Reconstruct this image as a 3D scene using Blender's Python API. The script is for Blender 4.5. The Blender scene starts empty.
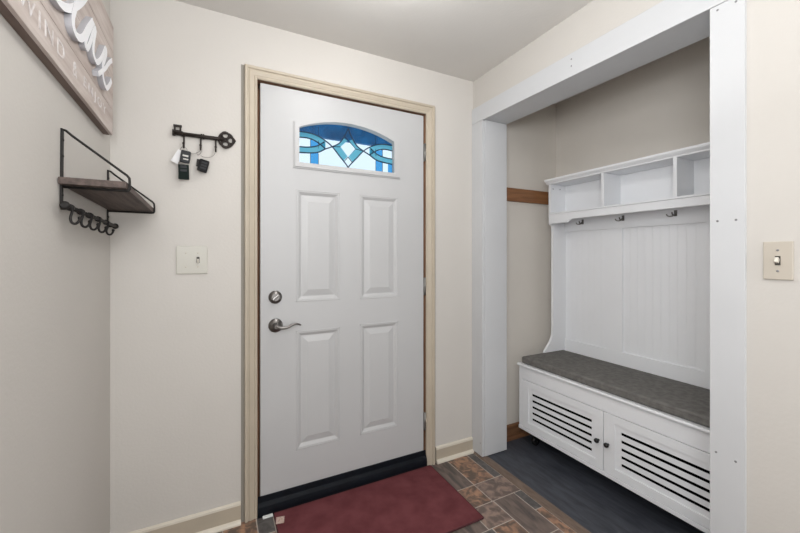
import bpy, bmesh, math, random
from mathutils import Vector, Matrix
PI = math.pi
R = math.radians
sc = bpy.context.scene
C = sc.collection
rnd = random.Random(7)

# ---------------------------------------------------------------- camera, world, lights, exposure
cd = bpy.data.cameras.new('camera')
cam = bpy.data.objects.new('camera', cd)
C.objects.link(cam)
cd.sensor_width = 36
cd.lens = 361 * 36 / 800
cd.shift_y = -10.5 / 800
cd.clip_start = 0.02
cam.location = (0, 0, 1.25)
cam.rotation_euler = (R(90), 0, R(-26.95))
sc.camera = cam

w = bpy.data.worlds.new('sky')
sc.world = w
w.use_nodes = True
bg = w.node_tree.nodes['Background']
bg.inputs[0].default_value = (0.70, 0.87, 0.98, 1)
bg.inputs[1].default_value = 1.2

def area(name, loc, rot, sx, sy, power, col=(1, 1, 1)):
    l = bpy.data.lights.new(name, 'AREA')
    l.shape = 'RECTANGLE'
    l.size = sx
    l.size_y = sy
    l.energy = power
    l.color = col
    o = bpy.data.objects.new(name, l)
    o.location = loc
    o.rotation_euler = rot
    C.objects.link(o)
    return o
area('hall_fill', (1.0, -1.7, 1.5), (R(90), 0, R(34)), 1.0, 1.7, 29, (0.98, 0.985, 1.0))  # unseen fill light added behind the camera, no opening there
area('hall_ceiling_fill', (0.5, -0.5, 2.33), (0, 0, 0), 0.9, 0.9, 5, (1.0, 0.99, 0.98))  # second added fill overhead, no lamp hangs here
area('alcove_fill', (-0.22, -0.12, 1.65), (R(86), 0, R(-54)), 0.7, 0.8, 24, (0.97, 0.985, 1.0))  # added soft fill beside the camera to brighten the alcove
area('ceiling_fill', (0.45, 0.2, 1.75), (R(165), 0, 0), 0.4, 0.4, 10, (0.98, 0.99, 1.0))  # added upward fill to brighten the ceiling
DOME_STRENGTH = 23.0

sc.view_settings.view_transform = 'Standard'
sc.view_settings.look = 'None'
sc.view_settings.gamma = 1
sc.view_settings.use_curve_mapping = False
sc.view_settings.exposure = -0.09

# ---------------------------------------------------------------- materials
def mat(name, col, rough=0.6, metal=0.0, var=0.0, vscale=8.0, bump=0.0, bscale=120.0, col2=None,
        stretch=(1, 1, 1), emit=None, trans=0.0, spec=0.5, dist=0.0, lo=0.35, hi=0.65):
    m = bpy.data.materials.new(name)
    m.use_nodes = True
    nt = m.node_tree
    b = nt.nodes['Principled BSDF']
    b.inputs['Base Color'].default_value = (*col, 1)
    b.inputs['Roughness'].default_value = rough
    b.inputs['Metallic'].default_value = metal
    b.inputs['Specular IOR Level'].default_value = spec
    if trans:
        b.inputs['Transmission Weight'].default_value = trans
    if emit:
        b.inputs['Emission Color'].default_value = (*col, 1)
        b.inputs['Emission Strength'].default_value = emit
    if var or col2 or bump:
        tc = nt.nodes.new('ShaderNodeTexCoord')
        mp = nt.nodes.new('ShaderNodeMapping')
        mp.inputs['Scale'].default_value = stretch
        nt.links.new(tc.outputs['Object'], mp.inputs['Vector'])
    if var or col2:
        n = nt.nodes.new('ShaderNodeTexNoise')
        n.inputs['Scale'].default_value = vscale
        n.inputs['Detail'].default_value = 6
        n.inputs['Distortion'].default_value = dist
        nt.links.new(mp.outputs['Vector'], n.inputs['Vector'])
        r = nt.nodes.new('ShaderNodeValToRGB')
        if col2 is None:
            col2 = tuple(c * (1 - var) for c in col)
        r.color_ramp.elements[0].position = lo
        r.color_ramp.elements[1].position = hi
        r.color_ramp.elements[0].color = (*col2, 1)
        r.color_ramp.elements[1].color = (*col, 1)
        nt.links.new(n.outputs['Fac'], r.inputs['Fac'])
        nt.links.new(r.outputs['Color'], b.inputs['Base Color'])
    if bump:
        n2 = nt.nodes.new('ShaderNodeTexNoise')
        n2.inputs['Scale'].default_value = bscale
        n2.inputs['Detail'].default_value = 3
        nt.links.new(mp.outputs['Vector'], n2.inputs['Vector'])
        bp = nt.nodes.new('ShaderNodeBump')
        bp.inputs['Strength'].default_value = bump
        bp.inputs['Distance'].default_value = 0.002
        nt.links.new(n2.outputs['Fac'], bp.inputs['Height'])
        nt.links.new(bp.outputs['Normal'], b.inputs['Normal'])
    return m

M = {}
M['wall'] = mat('wall_paint', (0.585, 0.56, 0.525), 0.7, var=0.05, vscale=1.3, bump=0.25, bscale=90, spec=0.3)
M['alcove'] = mat('alcove_paint', (0.74, 0.70, 0.645), 0.75, var=0.06, vscale=2, bump=0.25, bscale=90, spec=0.25)
M['ceiling'] = mat('ceiling_paint', (0.66, 0.64, 0.61), 0.85, var=0.04, vscale=2, bump=0.3, bscale=70, spec=0.2)
M['cream'] = mat('cream_trim_paint', (0.47, 0.41, 0.325), 0.45, var=0.08, vscale=5, spec=0.4)
M['casing_edge'] = mat('grey_casing_edge', (0.27, 0.25, 0.215), 0.7)  # darker grey for the flush strips beside the casing
M['cream_light'] = mat('cream_trim_bead', (0.66, 0.61, 0.52), 0.4, var=0.06, vscale=6)
M['trim_white'] = mat('white_board_paint', (0.575, 0.585, 0.60), 0.42, var=0.03, vscale=4, spec=0.4)
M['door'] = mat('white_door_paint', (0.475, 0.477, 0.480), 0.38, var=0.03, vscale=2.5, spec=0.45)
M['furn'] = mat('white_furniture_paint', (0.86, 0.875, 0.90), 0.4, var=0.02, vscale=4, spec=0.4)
M['raw_wood'] = mat('raw_jamb_wood', (0.36, 0.20, 0.12), 0.7, col2=(0.22, 0.115, 0.065), vscale=6, stretch=(6, 6, 0.6))
M['ledger'] = mat('stained_ledger_wood', (0.30, 0.135, 0.055), 0.5, col2=(0.19, 0.08, 0.03), vscale=5, stretch=(1, 4, 9), bump=0.2)
M['oak'] = mat('oak_shoe_wood', (0.25, 0.125, 0.06), 0.5, col2=(0.15, 0.07, 0.035), vscale=6, stretch=(1, 6, 6))
M['black_rubber'] = mat('black_sweep_rubber', (0.004, 0.006, 0.010), 0.55, var=0.3, vscale=20, spec=0.18)
M['nickel'] = mat('brushed_nickel', (0.22, 0.21, 0.20), 0.3, 1.0, var=0.1, vscale=30)
M['hinge'] = mat('hinge_steel', (0.34, 0.33, 0.31), 0.45, 0.9, var=0.2, vscale=40)
M['iron'] = mat('black_iron', (0.014, 0.012, 0.011), 0.6, 0.3, var=0.3, vscale=40, bump=0.3, bscale=200)
M['iron_brown'] = mat('antique_cast_iron', (0.030, 0.022, 0.018), 0.55, 0.4, var=0.4, vscale=60, bump=0.5, bscale=250)
M['came'] = mat('dark_lead_came', (0.012, 0.035, 0.075), 0.6, 0.3)
M['shelf_wood'] = mat('weathered_shelf_wood', (0.125, 0.092, 0.080), 0.7, col2=(0.055, 0.040, 0.034), vscale=7, stretch=(9, 0.8, 9), bump=0.4, bscale=60)
M['sign_wood'] = mat('whitewashed_plank', (0.62, 0.555, 0.52), 0.75, col2=(0.42, 0.345, 0.31), vscale=4.5, stretch=(4, 0.9, 9), bump=0.3, bscale=60, lo=0.3, hi=0.7)
M['sign_edge'] = mat('brown_sign_frame', (0.21, 0.155, 0.13), 0.7, col2=(0.13, 0.09, 0.075), vscale=5, stretch=(4, 0.8, 4))
M['sign_white'] = mat('white_sign_paint', (0.86, 0.87, 0.90), 0.4)
M['sign_side_shade'] = mat('letter_side_shade', (0.46, 0.46, 0.49), 0.6)  # grey puts the shade on the letters' sides into the colour
M['sign_print'] = mat('faded_white_print', (0.74, 0.72, 0.72), 0.7, col2=(0.60, 0.545, 0.52), vscale=60)
M['cushion'] = mat('grey_cushion_linen', (0.20, 0.193, 0.182), 0.95, col2=(0.145, 0.14, 0.132), vscale=40, bump=0.5, bscale=600, spec=0.1)
M['mat'] = mat('burgundy_carpet', (0.17, 0.054, 0.060), 0.98, col2=(0.125, 0.038, 0.042), vscale=10, bump=1.0, bscale=500, spec=0.05)
M['mat_edge'] = mat('burgundy_binding', (0.06, 0.010, 0.014), 0.8, bump=0.5, bscale=400)
M['vinyl'] = mat('slate_blue_vinyl', (0.068, 0.074, 0.092), 0.5, col2=(0.030, 0.033, 0.042), vscale=9, stretch=(4, 0.8, 1), dist=0.6, bump=0.25, bscale=50, lo=0.3, hi=0.7)
M['strip'] = mat('brown_transition_strip', (0.185, 0.135, 0.105), 0.55, col2=(0.13, 0.09, 0.068), vscale=12, stretch=(5, 1, 1))
M['grout'] = mat('pale_tile_grout', (0.46, 0.40, 0.35), 0.8, var=0.15, vscale=30)
M['tile_dark'] = mat('slate_tile_dark', (0.175, 0.130, 0.110), 0.42, col2=(0.065, 0.054, 0.050), vscale=13, stretch=(2.2, 0.5, 1), dist=1.0, bump=0.4, bscale=30)
M['tile_rust'] = mat('slate_tile_rust', (0.38, 0.215, 0.135), 0.42, col2=(0.115, 0.080, 0.062), vscale=24, dist=0.7, bump=0.4, bscale=30, lo=0.42, hi=0.62)
M['tile_tan'] = mat('slate_tile_tan', (0.29, 0.205, 0.165), 0.42, col2=(0.125, 0.092, 0.078), vscale=24, dist=0.6, bump=0.4, bscale=30, lo=0.4, hi=0.6)
M['tile_grey'] = mat('slate_tile_grey', (0.125, 0.115, 0.108), 0.42, col2=(0.070, 0.062, 0.060), vscale=18, dist=1.5, bump=0.4, bscale=30)
M['plate'] = mat('ivory_wall_plate', (0.50, 0.485, 0.43), 0.35)
M['plate_right'] = mat('beige_wall_plate', (0.50, 0.455, 0.39), 0.4)
M['toggle'] = mat('ivory_toggle', (0.62, 0.59, 0.52), 0.4)
M['dark'] = mat('dark_slot', (0.05, 0.042, 0.035), 0.6)
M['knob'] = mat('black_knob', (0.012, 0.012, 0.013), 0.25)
M['plastic'] = mat('black_key_plastic', (0.008, 0.008, 0.009), 0.65, spec=0.2)
M['plastic_grey'] = mat('dark_grey_key_plastic', (0.03, 0.032, 0.035), 0.6, spec=0.25)
M['plastic_green'] = mat('dark_green_key_plastic', (0.006, 0.012, 0.010), 0.7, spec=0.15)
M['paper'] = mat('white_tag_card', (0.72, 0.72, 0.73), 0.6)
M['tagcloth'] = mat('pale_mat_label', (0.62, 0.50, 0.44), 0.8, col2=(0.42, 0.27, 0.22), vscale=120)
M['white_scrap'] = mat('white_plastic', (0.75, 0.77, 0.76), 0.5)
M['dome'] = mat('lit_frosted_dome', (1.0, 1.0, 1.0), 0.4, emit=DOME_STRENGTH)
M['porch_blue'] = mat('blue_porch_paint', (0.002, 0.16, 0.42), 0.8, var=0.5, vscale=12)
M['screw'] = mat('grey_screw', (0.25, 0.25, 0.26), 0.5, 0.5)

def glass(name, tint, rough):
    m = bpy.data.materials.new(name)
    m.use_nodes = True
    nt = m.node_tree
    nt.nodes.remove(nt.nodes['Principled BSDF'])
    out = nt.nodes['Material Output']
    tr = nt.nodes.new('ShaderNodeBsdfRefraction')
    tr.inputs['Color'].default_value = (*tint, 1)
    tr.inputs['IOR'].default_value = 1.03
    tr.inputs['Roughness'].default_value = rough
    gl = nt.nodes.new('ShaderNodeBsdfGlossy')
    gl.inputs['Roughness'].default_value = 0.08
    mx = nt.nodes.new('ShaderNodeMixShader')
    mx.inputs[0].default_value = 0.01
    tc = nt.nodes.new('ShaderNodeTexCoord')
    n = nt.nodes.new('ShaderNodeTexNoise')
    n.inputs['Scale'].default_value = 55
    bp = nt.nodes.new('ShaderNodeBump')
    bp.inputs['Strength'].default_value = 0.35
    bp.inputs['Distance'].default_value = 0.004
    nt.links.new(tc.outputs['Object'], n.inputs['Vector'])
    nt.links.new(n.outputs['Fac'], bp.inputs['Height'])
    nt.links.new(bp.outputs['Normal'], tr.inputs['Normal'])
    nt.links.new(tr.outputs[0], mx.inputs[1])
    nt.links.new(gl.outputs[0], mx.inputs[2])
    nt.links.new(mx.outputs[0], out.inputs['Surface'])
    return m
M['glass_clear'] = glass('pebbled_pale_glass', (1.0, 1.0, 1.0), 0.04)
M['glass_teal'] = glass('bevelled_teal_glass', (0.52, 0.80, 0.86), 0.35)
_nt = M['glass_teal'].node_tree
_mx = [n for n in _nt.nodes if n.type == 'MIX_SHADER'][0]
_tl = _nt.nodes.new('ShaderNodeBsdfTranslucent')
_tl.inputs['Color'].default_value = (0.45, 0.78, 0.85, 1)
_m2 = _nt.nodes.new('ShaderNodeMixShader')
_m2.inputs[0].default_value = 0.6
_nt.links.new(_mx.outputs[0], _m2.inputs[1])
_nt.links.new(_tl.outputs[0], _m2.inputs[2])
_nt.links.new(_m2.outputs[0], _nt.nodes['Material Output'].inputs['Surface'])
M['glass_blue'] = glass('blue_strip_glass', (0.30, 0.62, 0.85), 0.10)
M['glass_deep'] = glass('deep_blue_glass', (0.10, 0.40, 0.78), 0.08)

# ---------------------------------------------------------------- mesh helpers (all in world coordinates)
def bm_new():
    return bmesh.new()

def bx(bm, x0, x1, y0, y1, z0, z1, bev=0.0, seg=2, mi=0):
    t = bmesh.new()
    bmesh.ops.create_cube(t, size=1)
    for v in t.verts:
        v.co = Vector(((x0 + x1) / 2 + v.co.x * (x1 - x0), (y0 + y1) / 2 + v.co.y * (y1 - y0), (z0 + z1) / 2 + v.co.z * (z1 - z0)))
    if bev:
        bmesh.ops.bevel(t, geom=t.edges[:], offset=bev, segments=seg, affect='EDGES', profile=0.6)
    merge(bm, t, mi)

def merge(bm, t, mi=0, mtx=None):
    bmesh.ops.recalc_face_normals(t, faces=t.faces[:])
    vm = {}
    for v in t.verts:
        vm[v] = bm.verts.new(mtx @ v.co if mtx else v.co)
    for f in t.faces:
        try:
            nf = bm.faces.new([vm[v] for v in f.verts])
            nf.material_index = mi if mi else f.material_index
            nf.smooth = f.smooth
        except ValueError:
            pass
    t.free()

def prism(bm, pts, axis, a, b, bev=0.0, mi=0):
    """pts: 2D outline; axis 'x': (y,z), 'y': (x,z), 'z': (x,y); extruded from a to b"""
    t = bmesh.new()
    def mk(p, q):
        return {'x': (q, p[0], p[1]), 'y': (p[0], q, p[1]), 'z': (p[0], p[1], q)}[axis]
    A = [t.verts.new(mk(p, a)) for p in pts]
    B = [t.verts.new(mk(p, b)) for p in pts]
    fa = t.faces.new(A)
    fb = t.faces.new(B[::-1])
    n = len(pts)
    for i in range(n):
        t.faces.new([A[i], B[i], B[(i + 1) % n], A[(i + 1) % n]])
    bmesh.ops.recalc_face_normals(t, faces=t.faces[:])
    if bev:
        es = [e for e in t.edges if (fa in e.link_faces or fb in e.link_faces)]
        bmesh.ops.bevel(t, geom=es, offset=bev, segments=2, affect='EDGES', profile=0.5)
    merge(bm, t, mi)

def tube(bm, pts, r, seg=8, mi=0, closed=False, taper=None):
    pts = [Vector(p) for p in pts]
    n = len(pts)
    rings = []
    up = None
    for i, p in enumerate(pts):
        if closed:
            d = pts[(i + 1) % n] - pts[i - 1]
        else:
            d = pts[min(i + 1, n - 1)] - pts[max(i - 1, 0)]
        d.normalize()
        if up is None:
            up = Vector((0, 0, 1)) if abs(d.z) < 0.9 else Vector((1, 0, 0))
        s = d.cross(up)
        s.normalize()
        u = s.cross(d)
        u.normalize()
        up = u
        rr = r if taper is None else r * taper[i]
        rings.append([bm.verts.new(p + (s * math.cos(2 * PI * k / seg) + u * math.sin(2 * PI * k / seg)) * rr) for k in range(seg)])
    m = n if closed else n - 1
    for i in range(m):
        a, b = rings[i], rings[(i + 1) % n]
        for k in range(seg):
            f = bm.faces.new([a[k], a[(k + 1) % seg], b[(k + 1) % seg], b[k]])
            f.smooth = True
            f.material_index = mi
    if not closed:
        for rg, fl in ((rings[0], 1), (rings[-1], 0)):
            f = bm.faces.new(rg[::-1] if fl else rg)
            f.material_index = mi

def lathe(bm, prof, org, axis, seg=24, mi=0):
    """prof: list of (radius, distance along axis)"""
    axis = Vector(axis).normalized()
    s = axis.cross(Vector((0, 0, 1)) if abs(axis.z) < 0.9 else Vector((1, 0, 0))).normalized()
    u = s.cross(axis)
    org = Vector(org)
    rings = []
    for r, h in prof:
        r = max(r, 1e-4)
        rings.append([bm.verts.new(org + axis * h + (s * math.cos(2 * PI * k / seg) + u * math.sin(2 * PI * k / seg)) * r) for k in range(seg)])
    for a, b in zip(rings, rings[1:]):
        for k in range(seg):
            f = bm.faces.new([a[k], a[(k + 1) % seg], b[(k + 1) % seg], b[k]])
            f.smooth = True
            f.material_index = mi
    for rg, fl in ((rings[0], 1), (rings[-1], 0)):
        f = bm.faces.new(rg[::-1] if fl else rg)
        f.material_index = mi

def smooth_path(pts, n=6):
    """Catmull-Rom through the points"""
    P = [Vector(p) for p in pts]
    out = []
    for i in range(len(P) - 1):
        p0, p1, p2, p3 = P[max(i - 1, 0)], P[i], P[i + 1], P[min(i + 2, len(P) - 1)]
        for k in range(n):
            t = k / n
            out.append(0.5 * ((2 * p1) + (p2 - p0) * t + (2 * p0 - 5 * p1 + 4 * p2 - p3) * t * t + (3 * p1 - p0 - 3 * p2 + p3) * t ** 3))
    out.append(P[-1])
    return out

def wpos(o):
    p = Vector((0, 0, 0))
    while o:
        p += o.location
        o = o.parent
    return p

def tag(o, label=None, cat=None, group=None, kind=None):
    if label: o['label'] = label
    if cat: o['category'] = cat
    if group: o['group'] = group
    if kind: o['kind'] = kind
    return o

def obj(name, bm, m, parent=None, loc=None, label=None):
    bmesh.ops.recalc_face_normals(bm, faces=bm.faces[:])
    me = bpy.data.meshes.new(name)
    if parent is None:
        if loc is None:
            xs = [v.co.x for v in bm.verts]; ys = [v.co.y for v in bm.verts]; zs = [v.co.z for v in bm.verts]
            loc = ((min(xs) + max(xs)) / 2, (min(ys) + max(ys)) / 2, min(zs))
        base = Vector(loc)
    else:
        base = wpos(parent)
    bmesh.ops.translate(bm, verts=bm.verts[:], vec=-base)
    bm.to_mesh(me)
    bm.free()
    for q in (m if isinstance(m, (list, tuple)) else [m]):
        me.materials.append(q)
    o = bpy.data.objects.new(name, me)
    C.objects.link(o)
    if parent is None:
        o.location = base
    else:
        o.parent = parent
    if label:
        o['label'] = label
    return o

def empty(name, loc, label, cat, group=None, kind=None):
    o = bpy.data.objects.new(name, None)
    o.location = loc
    o.empty_display_size = 0.05
    C.objects.link(o)
    return tag(o, label, cat, group, kind)

def copy_tree(o, parent=None, loc=None):
    c = o.copy()
    C.objects.link(c)
    c.parent = parent
    if loc is not None:
        c.location = loc
    for ch in list(o.children):
        copy_tree(ch, c)
    return c

def boolean(o, cutter_bm, op='DIFFERENCE'):
    """apply a boolean to o with the cutter (world coordinates), drop the cutter"""
    bmesh.ops.recalc_face_normals(cutter_bm, faces=cutter_bm.faces[:])
    me = bpy.data.meshes.new('cut')
    cutter_bm.to_mesh(me)
    cutter_bm.free()
    c = bpy.data.objects.new('cut', me)
    C.objects.link(c)
    md = o.modifiers.new('b', 'BOOLEAN')
    md.object = c
    md.operation = op
    md.solver = 'EXACT'
    bpy.context.view_layer.update()
    dg = bpy.context.evaluated_depsgraph_get()
    nm = bpy.data.meshes.new_from_object(o.evaluated_get(dg))
    o.modifiers.clear()
    o.data = nm
    bpy.data.objects.remove(c)
    bpy.data.meshes.remove(me)

def text_mesh(s, size, extrude, spacing=1.0):
    cu = bpy.data.curves.new('t', 'FONT')
    cu.body = s
    cu.size = size
    cu.extrude = extrude
    cu.space_character = spacing
    o = bpy.data.objects.new('t', cu)
    C.objects.link(o)
    bpy.context.view_layer.update()
    dg = bpy.context.evaluated_depsgraph_get()
    me = bpy.data.meshes.new_from_object(o.evaluated_get(dg))
    bm = bmesh.new()
    bm.from_mesh(me)
    bpy.data.objects.remove(o)
    return bm

# ---------------------------------------------------------------- dimensions
XL, XR = -0.388, 1.470          # left and right wall faces
YB, YN = 1.855, -2.3            # door wall and the near end of the hall
ZC = 2.369
WB = 0.15
XA = 2.236                      # rear wall of the alcove
XI = 1.655                      # inner side of the right wall
DX0, DX1, DZ0, DZ1 = 0.189, 1.103, 0.085, 2.087   # door slab
YD = 1.860                      # door face
JX0, JX1, JZ = 0.176, 1.1145, 2.098

# ---------------------------------------------------------------- structure
b = bm_new()
bx(b, XL - 0.1, 1.66, YN - 0.1, YB + WB, -0.12, -0.0012)
T = []  # hand laid tiles: x0,x1,y0,y1,material index
g = 0.0025
def tile(x0, x1, y0, y1, k):
    bx(b, x0 + g, x1 - g, y0 + g, y1 - g, -0.004, 0.0, 0.0009, 1, mi=k)
a, c2, e, f2 = 1.110, 1.255, 1.400, 1.452
tile(a, c2, 1.575, 1.85, 1); tile(c2, e, 1.575, 1.85, 2); tile(e, f2, 1.575, 1.85, 4)
tile(a, c2, 1.428, 1.575, 2); tile(c2, f2, 1.428, 1.575, 3)
tile(a, c2 + .005, 1.286, 1.428, 3); tile(c2 + .005, e, 1.145, 1.428, 1); tile(e, f2, 1.284, 1.428, 4)
tile(e, f2, 1.0, 1.284, 2); tile(1.128, c2 + .005, 1.145, 1.286, 2); tile(1.05, 1.128, 1.145, 1.286, 4)
tile(c2 + .005, e, 1.0, 1.145, 3); tile(1.05, c2 + .005, 1.0, 1.145, 1)
tile(0.168, 0.243, 1.72, 1.93, 4); tile(0.025, 0.168, 1.72, 1.85, 2); tile(-0.12, 0.025, 1.57, 1.85, 1)
tile(XL, -0.12, 1.57, 1.85, 3); tile(0.243, a, 1.57, 1.93, 1); tile(0.025, 0.243, 1.57, 1.72, 3)
for i in range(5):
    for j in range(4):
        x0 = XL + i * (a - XL) / 5
        tile(x0, x0 + (a - XL) / 5 if i < 4 else (a if j > 1 else 1.05), 1.0 + j * .1425, 1.0 + (j + 1) * .1425, rnd.choice([1, 2, 3, 3]))
y = 1.0
while y > YN:
    x = XL
    while x < f2 - 0.02:
        wd = rnd.choice([0.145, 0.29])
        x1 = min(x + wd, f2)
        tile(x, x1, y - 0.145, y, rnd.choice([1, 2, 3, 4]))
        x = x1
    y -= 0.145
fl = obj('floor', b, [M['grout'], M['tile_dark'], M['tile_rust'], M['tile_tan'], M['tile_grey']], loc=(0, 0, 0))
tag(fl, 'brown and grey slate look tile floor with pale grout in front of the door', 'floor', kind='structure')

b = bm_new()
bx(b, 1.50, XA + 0.1, 0.40, YB + WB, -0.12, 0.006)
tag(obj('floor', b, M['vinyl'], loc=(0, 0, 0)), 'dark slate blue vinyl floor inside the alcove under the white bench', 'floor', kind='structure')
b = bm_new()
prism(b, [(1.452, 0.0), (1.457, 0.007), (1.490, 0.010), (1.5005, 0.008), (1.5005, -0.02), (1.452, -0.02)], 'y', 0.40, 1.848)
tag(obj('trim_1', b, M['strip'], loc=(0, 0, 0)), 'brown transition strip between the tile floor and the blue vinyl floor', 'floor strip', kind='structure')

b = bm_new()
bx(b, XL - 0.1, XA + 0.1, YN - 0.1, YB + WB, ZC, ZC + 0.1)
tag(obj('ceiling', b, M['ceiling'], loc=(0, 0, 0)), 'warm grey painted ceiling with a bright glow near the lamp', 'ceiling', kind='structure')

b = bm_new()
bx(b, XL - 0.1, XL, YN - 0.1, YB + WB, 0, ZC)
tag(obj('wall_left', b, M['wall'], loc=(0, 0, 0)), 'beige painted wall on the left carrying the sign and the hook shelf', 'wall', kind='structure')
b = bm_new()
bx(b, XL, JX0 - 0.012, YB, YB + WB, 0, ZC)
bx(b, JX1 + 0.012, XR + 0.01, YB, YB + WB, 0, ZC)
bx(b, JX0 - 0.012, JX1 + 0.012, YB, YB + WB, JZ + 0.012, ZC)
tag(obj('wall_back', b, M['wall'], loc=(0, 0, 0)), 'beige painted wall around the white front door', 'wall', kind='structure')
b = bm_new()
bx(b, XR, XI - 0.012, 0.53, YB, 2.17, ZC)
bx(b, XR, XI - 0.012, YN - 0.1, 0.53, 0, ZC)
tag(obj('wall_right', b, M['wall'], loc=(0, 0, 0)), 'beige painted wall above and beside the white framed alcove opening', 'wall', kind='structure')
b = bm_new()
bx(b, XL - 0.1, XA + 0.1, YN - 0.1, YN, 0, ZC)
tag(obj('wall_front', b, M['wall'], loc=(0, 0, 0)), 'beige painted wall at the near end of the hall', 'wall', kind='structure')
b = bm_new()
bx(b, XA, XA + 0.1, 0.40, YB + WB, 0, ZC)
tag(obj('wall_alcove_rear', b, M['alcove'], loc=(0, 0, 0)), 'taupe painted alcove wall behind the white hall tree', 'wall', kind='structure')
b = bm_new()
bx(b, XR + 0.01, XA, YB, YB + WB, 0, ZC)
tag(obj('wall_alcove_side', b, M['alcove'], loc=(0, 0, 0)), 'taupe painted narrow alcove wall with a brown wooden ledger', 'wall', kind='structure')
b = bm_new()
bx(b, XI - 0.012, XA, 0.40, 0.53, 0, ZC)
tag(obj('wall_alcove_near', b, M['alcove'], loc=(0, 0, 0)), 'taupe painted alcove wall at the near end of the bench', 'wall', kind='structure')

# white boards round the alcove opening
XF = 1.459
def zh(y):      # underside of the header drops a little towards the camera
    return 2.088 + (y - 1.75) * (2.088 - 2.071) / (1.75 - 0.60)
b = bm_new()
prism(b, [(0.50, zh(0.50)), (1.853, zh(1.853)), (1.853, 2.186), (0.50, 2.186)], 'x', XF, XR + 0.003, 0.0015)
prism(b, [(0.532, zh(0.532) + .004), (1.853, zh(1.853) + .004), (1.853, 2.168), (0.532, 2.168)], 'x', XR + 0.003, XI, 0.0015)
hd = obj('trim_2', b, M['trim_white'])
tag(hd, 'white painted header board across the top of the alcove opening', 'header', kind='structure')
def screws(parent, pts, axis):
    for p in pts:
        q = bm_new()
        lathe(q, [(0.0035, 0), (0.0035, 0.0008), (0.0015, 0.0009)], p, axis, 10)
        obj('screw_head', q, M['screw'], parent)
screws(hd, [(XF, 1.126, 2.126), (XF, 1.126, 2.158)], (-1, 0, 0))

b = bm_new()
bx(b, XF, XF + 0.018, 1.752, 1.853, 0.012, zh(1.80) - 0.002, 0.0012)
bx(b, XF + 0.0185, XI, 1.748, 1.853, 0.012, zh(1.80) + 0.002, 0.002)
pl_ = obj('trim_3', b, M['trim_white'])
tag(pl_, 'white painted boxed post at the far side of the alcove beside the door', 'post', kind='structure')
b = bm_new()
bx(b, XF, XF + 0.018, 0.5125, 0.602, 0.012, zh(0.56) - 0.002, 0.0012)
bx(b, XF + 0.0185, XI, 0.5325, 0.600, 0.012, zh(0.56) + 0.002, 0.002)
pr_ = obj('trim_4', b, M['trim_white'])
tag(pr_, 'white painted post at the near side of the alcove beside the right switch', 'post', kind='structure')
screws(pr_, [(XF, 0.581, 2.053), (XF, 0.534, 2.052), (XF, 0.581, 1.364), (XF, 0.534, 1.364), (XF, 0.585, 0.608), (XF, 0.535, 0.602)], (-1, 0, 0))
screws(pl_, [(XF, 1.77, 0.09)], (-1, 0, 0))

# casing round the door, mitred sweep of one profile
PROF = [(0.0, 0.0), (0.0, 0.010), (0.004, 0.013), (0.010, 0.013), (0.013, 0.010), (0.016, 0.012), (0.030, 0.0165), (0.034, 0.0165),
        (0.036, 0.0135), (0.040, 0.0135), (0.043, 0.019), (0.052, 0.020), (0.0555, 0.018), (0.0565, 0.0)]
def casing(bm, x0, x1, zt, z0, yw):
    path = lambda o: [(x0 - o, z0), (x0 - o, zt + o), (x1 + o, zt + o), (x1 + o, z0)]
    cols = []
    for o, d in PROF:
        cols.append([bm.verts.new((x, yw - d, z)) for x, z in path(o)])
    for i in range(len(PROF) - 1):
        for k in range(3):
            bm.faces.new([cols[i][k], cols[i][k + 1], cols[i + 1][k + 1], cols[i + 1][k]])
    bm.faces.new([c[0] for c in cols])
    bm.faces.new([c[3] for c in cols][::-1])
    for k in range(3):
        bm.faces.new([cols[0][k], cols[-1][k], cols[-1][k + 1], cols[0][k + 1]])
b = bm_new()
casing(b, JX0 - 0.002, JX1 + 0.0, JZ - 0.002, 0.0, YB - 0.0005)
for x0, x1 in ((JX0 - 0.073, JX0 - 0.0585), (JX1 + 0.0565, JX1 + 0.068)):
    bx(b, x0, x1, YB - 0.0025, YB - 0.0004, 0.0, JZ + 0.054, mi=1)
tag(obj('trim_5', b, [M['cream'], M['casing_edge']]), 'cream painted moulded casing around the white front door', 'door casing', kind='structure')
# jamb
b = bm_new()
bx(b, JX0 - 0.012, JX0, YB, YB + WB, 0, JZ)
bx(b, JX1, JX1 + 0.012, YB, YB + WB, 0, JZ)
bx(b, JX0 - 0.012, JX1 + 0.012, YB, YB + WB, JZ, JZ + 0.012)
bx(b, JX0, DX0 + .010, YD + 0.046, YB + WB, 0.02, JZ)
bx(b, DX1 - .010, JX1, YD + 0.046, YB + WB, 0.02, JZ)
bx(b, JX0, JX1, YD + 0.046, YB + WB, DZ1 - 0.01, JZ)
tag(obj('trim_6', b, M['raw_wood']), 'raw reddish wood jamb in the narrow gap around the front door', 'door jamb', kind='structure')

# baseboards
def base_y(x0, x1, yw, h=0.093, m=M['cream'], m2=M['cream_light'], name='baseboard_back', label='', z=0.0):
    q = bm_new()
    prism(q, [(yw, z), (yw - 0.012, z), (yw - 0.012, z + h - 0.016), (yw - 0.0125, z + h - 0.013), (yw - 0.011, z + h - 0.004), (yw - 0.004, z + h), (yw, z + h)], 'x', x0, x1)
    for f in q.faces:
        if f.calc_center_median().z > z + h - 0.0145 and len(f.verts) == 4: f.material_index = 1
    prism(q, [(yw - 0.012, z), (yw - 0.027, z), (yw - 0.0265, z + .007), (yw - 0.022, z + 0.014), (yw - 0.012, z + 0.019)], 'x', x0, x1, mi=1)
    return tag(obj(name, q, [m, m2]), label, 'baseboard', kind='structure')
base_y(XL, 0.1015, YB, 0.097, label='cream baseboard on the door wall left of the door', name='baseboard_back_left')
base_y(1.1835, XF - 0.001, YB, label='cream baseboard between the door casing and the white post', name='baseboard_back_right')
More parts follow.
